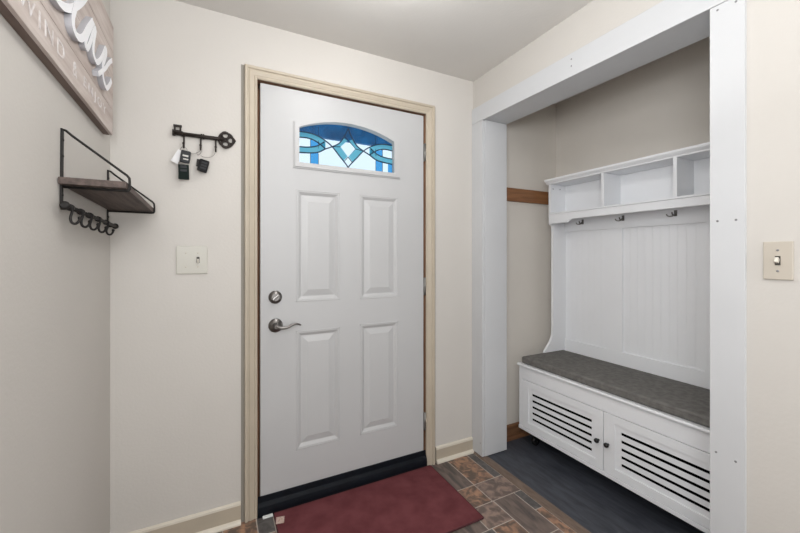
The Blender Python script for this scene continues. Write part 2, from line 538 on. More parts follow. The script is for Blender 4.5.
base_y(XI + 0.001, XA, YB, 0.098, M['oak'], M['oak'], 'baseboard_alcove', 'orange brown wooden baseboard inside the alcove', z=0.006)
def base_x(xw, s, y0, y1, name, label):
    q = bm_new()
    prism(q, [(xw, 0), (xw + s * 0.012, 0), (xw + s * 0.012, 0.083), (xw + s * 0.004, 0.093), (xw, 0.093)], 'y', y0, y1)
    prism(q, [(xw + s * 0.012, 0), (xw + s * 0.027, 0), (xw + s * 0.022, 0.014), (xw + s * 0.012, 0.019)], 'y', y0, y1)
    tag(obj(name, q, M['cream']), label, 'baseboard', kind='structure')
base_x(XL, 1, YN, 1.826, 'baseboard_left', 'cream baseboard along the left wall')
base_x(XR, -1, YN, 0.515, 'baseboard_right', 'cream baseboard along the right wall near the camera')

# wooden ledger in the alcove
b = bm_new()
bx(b, 1.657, 2.232, YB - 0.018, YB - 0.0005, 1.622, 1.712, 0.002)
tag(obj('trim_7', b, M['ledger']), 'brown stained wooden ledger board on the alcove side wall', 'ledger board', kind='structure')

# ---------------------------------------------------------------- front door
dr = empty('door_1', ((DX0 + DX1) / 2, YD, 0.02), 'white panelled front door with an arched leaded blue window', 'door', kind='structure')
b = bm_new()
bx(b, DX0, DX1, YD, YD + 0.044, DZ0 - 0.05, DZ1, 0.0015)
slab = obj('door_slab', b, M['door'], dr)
WX0, WX1, WZ0, WZS, WZA = 0.372, 0.904, 1.723, 1.896, 1.953
def arch(x0, x1, z0, zs, za, n=20):
    cx = (x0 + x1) / 2
    hw = (x1 - x0) / 2
    s = za - zs
    rad = (hw * hw + s * s) / (2 * s)
    a0 = math.asin(hw / rad)
    pts = [(x0, z0), (x1, z0)]
    for k in range(n + 1):
        t = a0 - 2 * a0 * k / n
        pts.append((cx + rad * math.sin(t), za - rad + rad * math.cos(t)))
    return pts
# cutters: window hole and panel recesses
cut = bm_new()
prism(cut, arch(WX0 - .01, WX1 + .01, WZ0 - .01, WZS + .008, WZA + .012), 'y', YD - 0.02, YD + 0.08)
PAN = [(0.358, 0.5875, 1.018, 1.587), (0.701, 0.935, 1.014, 1.587), (0.358, 0.5875, 0.270, 0.871), (0.701, 0.935, 0.269, 0.876)]
def frustum(bm, x0, x1, z0, z1, i0, i1, ya, yb):
    t = bmesh.new()
    A = [t.verts.new((x, ya, z)) for x, z in ((x0 + i0, z0 + i0), (x1 - i0, z0 + i0), (x1 - i0, z1 - i0), (x0 + i0, z1 - i0))]
    B = [t.verts.new((x, yb, z)) for x, z in ((x0 + i1, z0 + i1), (x1 - i1, z0 + i1), (x1 - i1, z1 - i1), (x0 + i1, z1 - i1))]
    t.faces.new(A); t.faces.new(B[::-1])
    for i in range(4):
        t.faces.new([A[i], B[i], B[(i + 1) % 4], A[(i + 1) % 4]])
    merge(bm, t)
for p in PAN:
    frustum(cut, *p, 0.0105, 0.0255, YD - 0.001, YD + 0.010)
boolean(slab, cut)
q = bm_new()
q.from_mesh(slab.data)
bmesh.ops.translate(q, verts=q.verts[:], vec=wpos(dr))
for p in PAN:
    frustum(q, *p, 0.0290, 0.0600, YD + 0.0101, YD + 0.002)
    x0, x1, z0, z1 = p                     # fine raised rim
    for (u0, u1, v0, v1) in ((x0, x1, z1 - .006, z1), (x0, x1, z0, z0 + .006), (x0, x0 + .006, z0, z1), (x1 - .006, x1, z0, z1)):
        bx(q, u0, u1, YD - 0.0022, YD + 0.001, v0, v1, 0.001, 1)
bmesh.ops.translate(q, verts=q.verts[:], vec=-wpos(dr))
q.to_mesh(slab.data)
q.free()
if not slab.data.materials: slab.data.materials.append(M['door'])

# window surround
def ring(bm, outer, inner, ya, yb):
    n = len(outer)
    Oa = [bm.verts.new((x, ya, z)) for x, z in outer]; Ob = [bm.verts.new((x, yb, z)) for x, z in outer]
    Ia = [bm.verts.new((x, ya, z)) for x, z in inner]; Ib = [bm.verts.new((x, yb, z)) for x, z in inner]
    for i in range(n):
        j = (i + 1) % n
        bm.faces.new([Oa[i], Oa[j], Ia[j], Ia[i]])
        bm.faces.new([Oa[i], Ob[i], Ob[j], Oa[j]])
        bm.faces.new([Ia[i], Ia[j], Ib[j], Ib[i]])
        bm.faces.new([Ob[i], Ib[i], Ib[j], Ob[j]])
b = bm_new()
o0 = arch(0.3433, 0.9445, 1.694, 1.928, 1.986)
o1 = arch(0.350, 0.938, 1.7005, 1.9235, 1.980)
o2 = arch(0.360, 0.928, 1.711, 1.917, 1.971)
o3 = arch(WX0, WX1, WZ0, WZS + .004, WZA + .006)
ring(b, o0, o2, YD - 0.006, YD + 0.0005)
ring(b, o1, o3, YD - 0.012, YD - 0.006)
ring(b, arch(.362, .926, 1.713, 1.915, 1.969), o3, YD - 0.006, YD + 0.016)
obj('window_frame', b, M['door'], dr)

# glass panes: ground of pale glass, bands of teal, strips of blue
YG = YD + 0.020
b = bm_new()
prism(b, arch(WX0 - .006, WX1 + .006, WZ0 - .006, WZS + .006, WZA + .009), 'y', YG, YG + 0.003)
gl = obj('window_glass', b, M['glass_clear'], dr, label='pale textured glass pane')
CX = 0.6385
def mirror(pts):
    return [(2 * CX - x, z) for x, z in pts]
def sm(pts, n=5):
    return [(p.x, p.z) for p in smooth_path([(x, 0, z) for x, z in pts], n)]
A1 = sm([(0.372, 1.887), (0.43, 1.887), (0.475, 1.877), (0.5135, 1.858), (0.5498, 1.8325), (0.5884, 1.7893), (0.6233, 1.7515), (CX, 1.731)])
A2 = sm([(0.372, 1.857), (0.422, 1.8592), (0.4665, 1.8471), (0.5135, 1.8152)])
B1 = sm([(0.372, 1.779), (0.43, 1.7838), (0.475, 1.7928), (0.5135, 1.8152), (0.5498, 1.8325), (0.5884, 1.8563), (0.6180, 1.899), (CX, 1.9440)])
B2 = sm([(0.372, 1.809), (0.422, 1.8125), (0.4665, 1.8243), (0.5077, 1.852)])
def came(bm, pts, r=0.0034):
    tube(bm, [(x, YG - 0.002, z) for x, z in pts], r, 6)
b = bm_new()
for L in (A1, A2, B1, B2):
    came(b, L)
    came(b, mirror(L))
D = [(CX, 1.880), (CX + .043, 1.838), (CX, 1.788), (CX - .043, 1.838)]
came(b, D + [D[0]], 0.002)
came(b, [D[3], (0.5498, 1.8325)], 0.002)
came(b, [D[1], (2 * CX - 0.5498, 1.8325)], 0.002)
came(b, [D[2], (CX - .026, 1.758)], 0.002)
came(b, [D[2], (CX + .026, 1.758)], 0.002)
came(b, [D[0], (CX - .026, 1.905)], 0.002)
for x in (0.434, 0.476):
    came(b, [(x, 1.722), (x, 1.785)], 0.0013); came(b, [(2 * CX - x, 1.722), (2 * CX - x, 1.785)], 0.0013)
    came(b, [(x, 1.813), (x, 1.855)], 0.0013); came(b, [(2 * CX - x, 1.813), (2 * CX - x, 1.855)], 0.0013)
came(b, [(0.476, 1.877), (0.476, 1.928)], 0.0013); came(b, [(2 * CX - .476, 1.877), (2 * CX - .476, 1.928)], 0.0013)
came(b, [(0.50, 1.905), (0.53, 1.938)], 0.001)
obj('leaded_came', b, M['came'], dr, label='dark leaded scroll and diamond pattern')
def band(name, L1, L2, m, yy):
    q = bm_new()
    prism(q, L1 + L2[::-1], 'y', yy - 0.0010, yy)
    obj(name, q, m, dr)
YT = YG - 0.0004
def shrink(L, k): return L[:k]
for mir in (False, True):
    f = mirror if mir else (lambda z: z)
    band('teal_band', f([p for p in A1 if p[0] < 0.515]), f(A2), M['glass_teal'], YT)
    band('teal_band', f([p for p in B1 if p[0] < 0.515]), f(B2), M['glass_teal'], YT - 0.0015)
    band('teal_band', f([(0.5498, 1.8325), (0.570, 1.847), (0.5884, 1.8563), (0.612, 1.888), (CX, 1.880), (CX - .043, 1.838)][:4]), f([(0.5498, 1.8325), (CX - .043, 1.838), (CX - .004, 1.877)]), M['glass_teal'], YT)
    band('teal_band', f([(0.5498, 1.8325), (0.5884, 1.7893), (0.612, 1.764)]), f([(0.5525, 1.8325), (CX - .043, 1.838), (CX - .003, 1.791)]), M['glass_teal'], YT)
    band('blue_strip', f([(0.4345, 1.719), (0.4345, 1.7835)]), f([(0.4755, 1.719), (0.4755, 1.790)]), M['glass_blue'], YT)
    band('blue_strip', f([(0.4345, 1.815), (0.4345, 1.855)]), f([(0.4755, 1.829), (0.4755, 1.841)]), M['glass_blue'], YT)
band('blue_strip', [(0.878, 1.719), (0.878, 1.779)], [(0.905, 1.719), (0.905, 1.776)], M['glass_blue'], YT)

# knobs
b = bm_new()
lathe(b, [(0.032, 0.0), (0.032, 0.006), (0.029, 0.011), (0.020, 0.014), (0.018, 0.016)], (0.2575, YD, 1.048), (0, -1, 0), 32)
db = obj('deadbolt', b, M['nickel'], dr)
b = bm_new()
bx(b, 0.2575 - 0.020, 0.2575 + 0.020, YD - 0.032, YD - 0.015, 1.048 - 0.005, 1.048 + 0.005, 0.003)
tm = b.verts[:]
bmesh.ops.rotate(b, verts=tm, cent=(0.2575, YD, 1.048), matrix=Matrix.Rotation(R(-40), 3, 'Y'))
obj('thumb_turn', b, M['nickel'], db)
b = bm_new()
lathe(b, [(0.034, 0.0), (0.034, 0.006), (0.031, 0.011), (0.019, 0.015), (0.013, 0.020), (0.012, 0.045), (0.010, 0.048)], (0.259, YD, 0.909), (0, -1, 0), 32)
dh = obj('door_handle', b, M['nickel'], dr)
b = bm_new()
pth = smooth_path([(0.259, YD - 0.040, 0.909), (0.280, YD - 0.050, 0.903), (0.305, YD - 0.053, 0.904), (0.330, YD - 0.052, 0.914), (0.352, YD - 0.050, 0.917), (0.372, YD - 0.048, 0.909)], 5)
tube(b, pth, 0.0075, 10, taper=[1.25 - 0.75 * i / (len(pth) - 1) for i in range(len(pth))])
obj('lever', b, M['nickel'], dh)
# hinges on the right, edges of the latch side
for zc in (1.868, 1.068, 0.262):
    b = bm_new()
    tube(b, [(1.110, YD - 0.006, zc - 0.05), (1.110, YD - 0.006, zc + 0.05)], 0.0068, 12)
    for k in (-0.03, -0.01, 0.01, 0.03):
        tube(b, [(1.110, YD - 0.006, zc + k - 0.0006), (1.110, YD - 0.006, zc + k + 0.0006)], 0.0072, 12)
    lathe(b, [(0.006, 0), (0.005, 0.003), (0.002, 0.005)], (1.110, YD - 0.006, zc + 0.05), (0, 0, 1), 12)
    bx(b, 1.1045, 1.1142, YD - 0.002, YD + 0.02, zc - 0.05, zc + 0.05)
    obj('hinge', b, M['hinge'], dr)
# sweep
b = bm_new()
prism(b, [(YD - 0.001, 0.0895), (YD - 0.007, 0.087), (YD - 0.009, 0.062), (YD - 0.016, 0.056), (YD - 0.021, 0.046), (YD - 0.024, 0.030), (YD - 0.0245, 0.012), (YD - 0.001, 0.010)], 'x', JX0 + 0.001, JX1 + 0.0, 0.001)
obj('door_sweep', b, M['black_rubber'], dr, label='black rubber sweep along the bottom of the door')
b = bm_new()
bx(b, JX0, JX1, YD - 0.024, YB + WB, -0.004, 0.0095)
tag(obj('trim_8', b, M['black_rubber']), 'black threshold under the front door', 'threshold', kind='structure')
b = bm_new()
bx(b, 0.196, 0.242, YD - 0.040, YD - 0.0255, 0.0005, 0.008, 0.001)
tag(obj('threshold_end_piece', b, M['white_scrap']), 'small white plastic piece on the floor at the left end of the door sweep', 'scrap')

# outside, seen through the glass
b = bm_new()
bx(b, -0.6, 2.4, 2.62, 2.655, 2.122, 2.65)
tag(obj('porch_beam', b, M['porch_blue']), 'blue porch beam outside, seen through the top of the door window', 'beam', kind='structure')

# ---------------------------------------------------------------- hall tree in the alcove
HX, HXB = 1.797, 2.2345
HY0, HY1 = 0.612, 1.772
HC = 1.1955
ht = empty('hall_tree', ((HX + HXB) / 2, (HY0 + HY1) / 2, 0.006), 'white hall tree bench with louvred doors, tall panelled back, hooks and cubbies', 'hall tree')
BL, BR = 1.783, 0.606      # left and right ends of the cabinet
F = M['furn']
b = bm_new()
bx(b, HX + 0.018, HXB, BL - 0.018, BL, 0.112, 0.521, 0.001)
bx(b, HX + 0.018, HXB, BR, BR + 0.018, 0.112, 0.521, 0.001)
bx(b, HX + 0.018, HXB, BR + .018, BL - .018, 0.112, 0.128)
bx(b, HXB - 0.012, HXB, BR + .018, BL - .018, 0.128, 0.521)
bx(b, HX, HX + 0.018, BR, BL, 0.443, 0.521, 0.001)       # face rail over the doors
bx(b, HX, HX + 0.018, BL - 0.026, BL, 0.112, 0.443, 0.001)
bx(b, HX, HX + 0.018, BR, BR + 0.026, 0.112, 0.443, 0.001)
bx(b, HX - 0.004, HX + 0.018, BR - 0.002, BL + 0.002, 0.110, 0.130, 0.002)
obj('cabinet_body', b, F, ht)
b = bm_new()
prof = [(HX - 0.012, 0.541), (HX - 0.016, 0.535), (HX - 0.015, 0.529), (HX - 0.007, 0.526), (HX - 0.004, 0.5215), (HXB, 0.5215), (HXB, 0.541)]
prism(b, prof, 'y', BR - 0.004, BL + 0.006, 0.0015)
obj('seat_board', b, F, ht)
def louvre_door(y0, y1, s0, s1, ky):
    q = bm_new()
    bx(q, HX - 0.001, HX + 0.015, y0, y1, 0.1325, 0.4396, 0.0012)
    d = obj('door', q, F, ht)
    c = bm_new()
    prism(c, [(s0 - .030, 0.172), (s1 + .030, 0.172), (s1 + .030, 0.398), (s0 - .030, 0.398)], 'x', HX - 0.01, HX + 0.0045)
    boolean(d, c)
    c = bm_new()
    bx(c, HX + 0.0080, HX + 0.03, s0 - 0.02, s1 + 0.02, 0.182, 0.388)
    boolean(d, c)
    c = bm_new()
    for z in (0.361, 0.3222, 0.2834, 0.2446, 0.2058):
        bx(c, HX - 0.01, HX + 0.03, s0, s1, z - 0.0074, z + 0.0074)
    boolean(d, c)
    k = bm_new()
    lathe(k, [(0.006, 0), (0.005, 0.006), (0.0095, 0.010), (0.0125, 0.016), (0.0115, 0.023), (0.006, 0.027)], (HX - 0.001, ky, 0.281), (-1, 0, 0), 20)
    obj('knob', k, M['knob'], d, label='round black knob')
    return d
louvre_door(HC + 0.002, BL - 0.028, 1.265, 1.676, HC + 0.0265)
louvre_door(BR + 0.028, HC - 0.002, HC * 2 - 1.676 + .01, HC * 2 - 1.265 - .02, HC - 0.0265)
for cx, cy in ((1.870, 1.712), (1.870, 0.68), (2.17, 1.712), (2.17, 0.68)):
    b = bm_new()
    lathe(b, [(0.018, -0.011), (0.0275, -0.009), (0.0275, 0.009), (0.018, 0.011)], (cx, cy, 0.0345), (0, 1, 0), 20)
    bx(b, cx - 0.008, cx + 0.008, cy - 0.0165, cy - 0.0125, 0.03, 0.095)
    bx(b, cx - 0.008, cx + 0.008, cy + 0.0125, cy + 0.0165, 0.03, 0.095)
    bx(b, cx - 0.024, cx + 0.024, cy - 0.024, cy + 0.024, 0.095, 0.1115, 0.002)
    tube(b, [(cx, cy - 0.018, 0.0345), (cx, cy + 0.018, 0.0345)], 0.005, 8)
    obj('caster', b, M['knob'], ht, label='black caster wheel')
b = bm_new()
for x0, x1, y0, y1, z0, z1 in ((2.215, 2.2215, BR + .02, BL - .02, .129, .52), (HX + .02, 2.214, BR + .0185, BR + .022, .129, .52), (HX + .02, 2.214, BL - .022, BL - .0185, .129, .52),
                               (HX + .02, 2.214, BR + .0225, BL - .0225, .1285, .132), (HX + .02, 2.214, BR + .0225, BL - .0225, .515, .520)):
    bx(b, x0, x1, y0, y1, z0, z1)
obj('cabinet_shade_lining', b, M['knob'], ht, label='added black lining standing in for the shade inside the cabinet behind the louvres')  # black sheets paint in the dark seen through the slots
# upright sides
SP = [(HXB, 0.5415)] + [(p.x, p.z) for p in smooth_path([(2.003, 0, 0.5415), (2.003, 0, 0.57), (2.012, 0, 0.60), (2.038, 0, 0.63), (2.068, 0, 0.665), (2.084, 0, 0.71), (2.087, 0, 0.76)], 4)] + \
     [(2.087, 1.445), (2.082, 1.458), (2.066, 1.468), (2.061, 1.485), (2.061, 1.745), (HXB, 1.745)]
for y0 in (HY1 - 0.018, HY0):
    b = bm_new()
    prism(b, SP, 'y', y0, y0 + 0.018, 0.001)
    obj('side_panel', b, F, ht)
IY0, IY1 = HY0 + 0.018, HY1 - 0.018
b = bm_new()
bx(b, 2.220, HXB - 0.0005, IY0, IY1, 0.5415, 1.745)
XP = 2.203
bx(b, XP, 2.220, IY0, IY1, 1.420, 1.521, 0.001)
bx(b, XP, 2.220, IY0, IY1, 0.5415, 0.664, 0.001)
bx(b, XP, 2.220, 1.3455, 1.444, 0.664, 1.420, 0.001)
bx(b, XP, 2.220, 0.834, 0.9295, 0.664, 1.420, 0.001)
for p0, p1 in ((1.444, IY1), (0.9295, 1.3455), (IY0, 0.834)):
    n = max(1, round((p1 - p0) / 0.0415))
    for k in range(n):
        bx(b, 2.2125, 2.2205, p0 + (p1 - p0) * k / n + .0002, p0 + (p1 - p0) * (k + 1) / n - .0002, 0.664, 1.420, 0.0005, 1)
bx(b, 2.212, 2.220, IY0, IY1, 1.547, 1.745)
obj('back_panel', b, F, ht)
b = bm_new()
bx(b, 2.0578, 2.220, IY0, IY1, 1.5215, 1.5365, 0.001)
bx(b, 2.0465, 2.220, IY0, IY1, 1.5365, 1.5465, 0.001)
obj('cubby_shelf', b, F, ht)
b = bm_new()
LF = [(IY1, 1.471), (1.615, 1.471), (1.603, 1.474), (1.590, 1.486), (1.575, 1.4905)]
RF = [(IY0 + IY1 - y, z) for y, z in LF][::-1]
prism(b, [(IY1, 1.5335)] + LF + RF + [(IY0, 1.5335)], 'x', 2.042, 2.0575, 0.0012)
obj('shelf_fascia', b, F, ht)
for yc in (1.3705, 0.989):
    b = bm_new()
    bx(b, 2.050, 2.212, yc - 0.0085, yc + 0.0085, 1.5470, 1.7445, 0.001)
    obj('divider', b, F, ht)
b = bm_new()
prism(b, [(HXB, 1.7455), (2.052, 1.7455), (2.050, 1.752), (2.043, 1.757), (2.035, 1.764), (2.032, 1.768), (2.032, 1.778), (HXB, 1.778)], 'y', HY0 - 0.016, HY1 + 0.012, 0.0015)
obj('cornice', b, F, ht)
for (px, pz) in ((2.085, 1.715), (2.155, 1.718)):
    b = bm_new()
    lathe(b, [(0.0035, 0), (0.0035, 0.0008), (0.001, 0.0009)], (px, IY1 + 0.0001, pz), (0, -1, 0), 10)
    obj('peg_hole', b, M['dark'], ht)
def hook(y):
    q = bm_new()
    z = 1.476
    bx(q, XP - 0.003, XP, y - 0.007, y + 0.007, z - 0.012, z + 0.020, 0.001)
    tube(q, smooth_path([(XP - 0.003, y, z + .004), (XP - 0.022, y, z - 0.006), (XP - 0.030, y, z - 0.006), (XP - 0.036, y, z + 0.002), (XP - 0.038, y, z + 0.008)], 4), 0.0036, 8)
    tube(q, smooth_path([(XP - 0.003, y, z - .004), (XP - 0.012, y + 0.015, z - 0.011), (XP - 0.020, y + 0.028, z - 0.009), (XP - 0.024, y + .034, z + 0.001)], 4), 0.0032, 8)
    obj('hook', q, M['nickel'], ht, label='brushed metal coat hook')
for y in (1.612, 1.341, 1.059, 0.790):
    hook(y)
# cushion
b = bm_new()
bx(b, 1.800, 2.196, 0.622, 1.768, 0.5425, 0.5865, 0.014, 4)
for v in b.verts:
    if v.co.z > 0.575:
        v.co.z += 0.0
for f in b.faces: f.smooth = True
cu = obj('bench_cushion', b, M['cushion'])
tag(cu, 'long charcoal grey cushion lying on the white hall tree bench', 'cushion')
# seam piping
b = bm_new()
rc = 0.012
def rrect(x0, x1, y0, y1, r, z, n=5):
    pts = []
    for cx, cy, a0 in ((x1 - r, y1 - r, 0), (x0 + r, y1 - r, 90), (x0 + r, y0 + r, 180), (x1 - r, y0 + r, 270)):
        for k in range(n + 1):
            t = R(a0 + 90 * k / n)
            pts.append((cx + r * math.cos(t), cy + r * math.sin(t), z))
    return pts
tube(b, rrect(1.8005, 2.1955, 0.6225, 1.7675, 0.015, 0.5760), 0.0022, 6, closed=True)
obj('piping', b, M['cushion'], cu)

# ---------------------------------------------------------------- door mat
b = bm_new()
bx(b, 0.2495, 1.131, 1.352, 1.830, 0.0005, 0.008, 0.002)
dm = obj('door_mat', b, M['mat'])
tag(dm, 'burgundy carpet door mat lying on the tiles in front of the door', 'door mat')
b = bm_new()
tube(b, rrect(0.2475, 1.133, 1.350, 1.831, 0.006, 0.0045), 0.0040, 6, closed=True)
obj('bound_edge', b, M['mat_edge'], dm, label='darker bound edge')
b = bm_new()
bx(b, 0.248, 0.285, 1.745, 1.790, 0.0088, 0.0098)
bmesh.ops.rotate(b, verts=b.verts[:], cent=(0.266, 1.767, 0.009), matrix=Matrix.Rotation(R(-12), 3, 'Z'))
obj('care_label', b, M['tagcloth'], dm, label='small pale care label')

# ---------------------------------------------------------------- switch plates
def plate(name, org, axis, wd, ht_, m, gangs, label):
    """axis 'y': on the door wall, facing -Y; 'x': on the right wall, facing -X"""
    bmx = bm_new()
    x0, z0 = org
    def P3(u, d, v):
        return (x0 + u, YB - d, z0 + v) if axis == 'y' else (XR - d, x0 + u, z0 + v)
    def B(q, u0, u1, d0, d1, v0, v1, bev=0.0):
        a_, b_ = P3(u0, d0, v0), P3(u1, d1, v1)
        bx(q, min(a_[0], b_[0]), max(a_[0], b_[0]), min(a_[1], b_[1]), max(a_[1], b_[1]), v0 + z0, v1 + z0, bev)
    root = empty(name, P3(0, 0, 0), label, 'light switch')
    B(bmx, -wd / 2, wd / 2, 0.0003, 0.007, -ht_ / 2, ht_ / 2, 0.0025)
    obj('wall_plate', bmx, m, root)
    for u, has in gangs:
        if has:
            q = bm_new()
            B(q, u - 0.006, u + 0.006, 0.0068, 0.0078, -0.0135, 0.0135)
            obj('switch_slot', q, M['dark'], root)
            q = bm_new()
            B(q, u - 0.0042, u + 0.0042, 0.0075, 0.0195, -0.009, 0.006, 0.0015)
            bmesh.ops.rotate(q, verts=q.verts[:], cent=P3(u, 0.0075, -0.0), matrix=Matrix.Rotation(R(24), 3, 'X' if axis == 'y' else 'Y'))
            obj('toggle', q, M['toggle'], root)
        for v in (-0.0305, 0.0305):
            q = bm_new()
            c = P3(u, 0.0068, v)
            lathe(q, [(0.0032, 0), (0.0032, 0.0009), (0.0015, 0.0011)], c, (0, -1, 0) if axis == 'y' else (-1, 0, 0), 12)
            obj('screw', q, M['screw'] if axis == 'x' else M['plate_right'], root)
    return root
plate('light_switch', (-0.0965, 1.2325), 'y', 0.121, 0.123, M['plate'], [(-0.024, False), (0.023, True)], 'wide ivory switch plate with one toggle left of the door')
plate('light_switch', (0.4405, 1.2365), 'x', 0.064, 0.112, M['plate_right'], [(0.0, True)], 'small beige single toggle switch right of the white post')

# ---------------------------------------------------------------- wall shelf with hooks
SY0, SY1 = 1.325, 1.806
sh = empty('wall_shelf', (XL, (SY0 + SY1) / 2, 1.39), 'small brown wooden shelf on black iron brackets with a hook rail under the sign', 'shelf')
XS = -0.232
b = bm_new()
bx(b, XL + 0.002, XS - 0.004, 1.300, 1.822, 1.4475, 1.4665, 0.0015)
obj('shelf_board', b, M['shelf_wood'], sh)
for y in (SY0, SY1):
    b = bm_new()
    bx(b, XL + 0.0003, XL + 0.005, y - 0.0065, y + 0.0065, 1.385, 1.607, 0.001) if y == SY0 else bx(b, XL + 0.0003, XL + 0.005, y - 0.0065, y + 0.0065, 1.375, 1.607, 0.001)
    pt = [(XL + 0.004, y, 1.604), (XL + 0.010, y, 1.603)] + [(XL + 0.01 + (XS - XL - 0.016) * t, y, 1.601 - 0.111 * t) for t in (0.1, 0.5, 0.9, 1.0)] + \
         [(XS, y, 1.482), (XS + 0.001, y, 1.47), (XS + 0.001, y, 1.449), (XS - 0.002, y, 1.4440), (XS - 0.008, y, 1.4430), (XL + 0.004, y, 1.4430)]
    tube(b, pt, 0.0034, 8)
    for z in (1.53, 1.575, 1.42):
        lathe(b, [(0.004, 0), (0.003, 0.0016), (0.001, 0.002)], (XL + 0.005, y, z), (1, 0, 0), 10)
    obj('bracket', b, M['iron'], sh)
b = bm_new()
ZR = 1.385
XRL = XL + 0.024
tube(b, [(XRL, 1.283, ZR), (XRL, 1.812, ZR)], 0.0062, 10)
for y in (SY0, SY1):
    tube(b, [(XL + 0.002, y, ZR), (XRL, y, ZR)], 0.0065, 8)
for y, s in ((1.283, -1), (1.812, 1)):
    lathe(b, [(0.006, 0), (0.0105, 0.002), (0.0115, 0.008), (0.007, 0.013)], (XRL, y, ZR), (0, s, 0), 14)
obj('hook_rail', b, M['iron'], sh)
for y in (1.315, 1.405, 1.49, 1.585, 1.685):
    b = bm_new()
    tube(b, [(XRL, y - 0.007, ZR), (XRL, y + 0.007, ZR)], 0.0095, 12)
    pt = smooth_path([(XRL + 0.006, y, ZR + .002), (XRL + 0.004, y, ZR - 0.014), (XRL + 0.001, y, ZR - 0.030), (XRL + 0.004, y, ZR - 0.042), (XRL + 0.012, y, ZR - 0.045), (XRL + 0.019, y, ZR - 0.038), (XRL + 0.021, y, ZR - 0.029)], 4)
    tube(b, pt, 0.0034, 8)
    lathe(b, [(0.003, -0.004), (0.0046, -.001), (0.0044, 0.003), (0.002, 0.005)], (XRL + 0.021, y, ZR - 0.029), (0.1, 0, 1), 10)
    obj('hook', b, M['iron'], sh)

sh.rotation_euler = (R(-1.7), 0, 0)
sh.location.z -= 0.007
# ---------------------------------------------------------------- plank sign on the left wall
sg = empty('plank_sign', (XL, 1.40, 1.725), 'whitewashed plank sign with raised white script above the hook shelf', 'wall sign')
SF = XL + 0.030
Y0s, Y1s = 0.62, 1.752
ZB = 1.727
rows = [(ZB, 1.822), (1.824, 1.940), (1.942, 2.046), (2.048, 2.150)]
for i, (z0, z1) in enumerate(rows):
    b = bm_new()
    bx(b, SF - 0.010, SF, Y0s + .002, Y1s - .002, z0, z1, 0.0012)
    obj('plank', b, M['sign_wood'], sg)
b = bm_new()
bx(b, XL + 0.0005, SF - 0.0105, Y0s, Y1s, ZB, ZB + 0.022)
bx(b, XL + 0.0005, SF - 0.0105, Y0s, Y1s, 2.128, 2.150)
bx(b, XL + 0.0005, SF - 0.0105, Y1s - 0.02, Y1s, ZB + 0.022, 2.128)
bx(b, XL + 0.0005, SF - 0.0105, Y0s, Y0s + 0.02, ZB + 0.022, 2.128)
obj('backing_frame', b, M['sign_edge'], sg)
def ribbon(bm, pts, wdt, x0, x1, n=6):
    """flat lettering stroke of constant width in the YZ plane, thick from x0 to x1"""
    P = smooth_path([(0, y, z) for y, z in pts], n)
    Lf, Rt = [], []
    for i, p in enumerate(P):
        d = P[min(i + 1, len(P) - 1)] - P[max(i - 1, 0)]
        d.normalize()
        s = Vector((0, -d.z, d.y))
        k = wdt / 2 * (0.8 + 0.35 * abs(d.z))
        Lf.append(p + s * k); Rt.append(p - s * k)
    nL = len(Lf)
    vs = [[bm.verts.new((x + (0.0016 * i / nL if x == x1 else 0), q.y, q.z)) for i, q in enumerate(side)] for x in (x0, x1) for side in (Lf, Rt)]
    a0, b0, a1, b1 = vs
    nf0 = len(bm.faces)
    for i in range(len(P) - 1):
        bm.faces.new([a1[i], a1[i + 1], b1[i + 1], b1[i]])
        bm.faces.new([a0[i], b0[i], b0[i + 1], a0[i + 1]])
        bm.faces.new([a0[i], a0[i + 1], a1[i + 1], a1[i]])
        bm.faces.new([b0[i], b1[i], b1[i + 1], b0[i + 1]])
    bm.faces.new([a0[0], a1[0], b1[0], b0[0]])
    bm.faces.new([a0[-1], b0[-1], b1[-1], a1[-1]])
    bm.faces.ensure_lookup_table()
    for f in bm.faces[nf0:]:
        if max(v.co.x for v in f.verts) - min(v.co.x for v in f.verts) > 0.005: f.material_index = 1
LX0, LX1 = SF - 0.0002, XL + 0.044
strokes = [
    ([(0.82, 1.86), (0.83, 2.00), (0.84, 2.09)], 0.023),
    ([(0.80, 2.03), (0.86, 2.09), (0.92, 2.075), (0.93, 2.02), (0.88, 1.985), (0.84, 1.98), (0.90, 1.94), (0.95, 1.865), (1.00, 1.88)], 0.023),
    ([(1.00, 1.88), (1.06, 1.925), (1.10, 1.955), (1.085, 1.985), (1.05, 1.965), (1.045, 1.905), (1.085, 1.862), (1.1192, 1.852), (1.164, 1.862), (1.2277, 1.8997), (1.309, 1.9721), (1.355, 2.035), (1.362, 2.085), (1.33, 2.105), (1.295, 2.06), (1.260, 1.985), (1.2380, 1.9096),
      (1.222, 1.8743), (1.2225, 1.850), (1.243, 1.8385), (1.2709, 1.8432), (1.3003, 1.863), (1.335, 1.9031), (1.3759, 1.9448), (1.3886, 1.956)], 0.022),
    ([(1.4142, 1.949), (1.392, 1.953), (1.365, 1.922), (1.333, 1.880), (1.3214, 1.855), (1.336, 1.849), (1.360, 1.875), (1.3886, 1.9201), (1.4160, 1.950), (1.4030, 1.915), (1.3937, 1.885), (1.3986, 1.8607), (1.4311, 1.8544), (1.4802, 1.8921), (1.5232, 1.9436), (1.536, 1.938),
      (1.512, 1.900), (1.4938, 1.8749), (1.4958, 1.8402), (1.5158, 1.823), (1.5426, 1.8202), (1.580, 1.849), (1.6002, 1.873)], 0.019),
    ([(1.6141, 1.9483), (1.57, 1.918), (1.5158, 1.8729), (1.4401, 1.822)], 0.017),
]
b = bm_new()
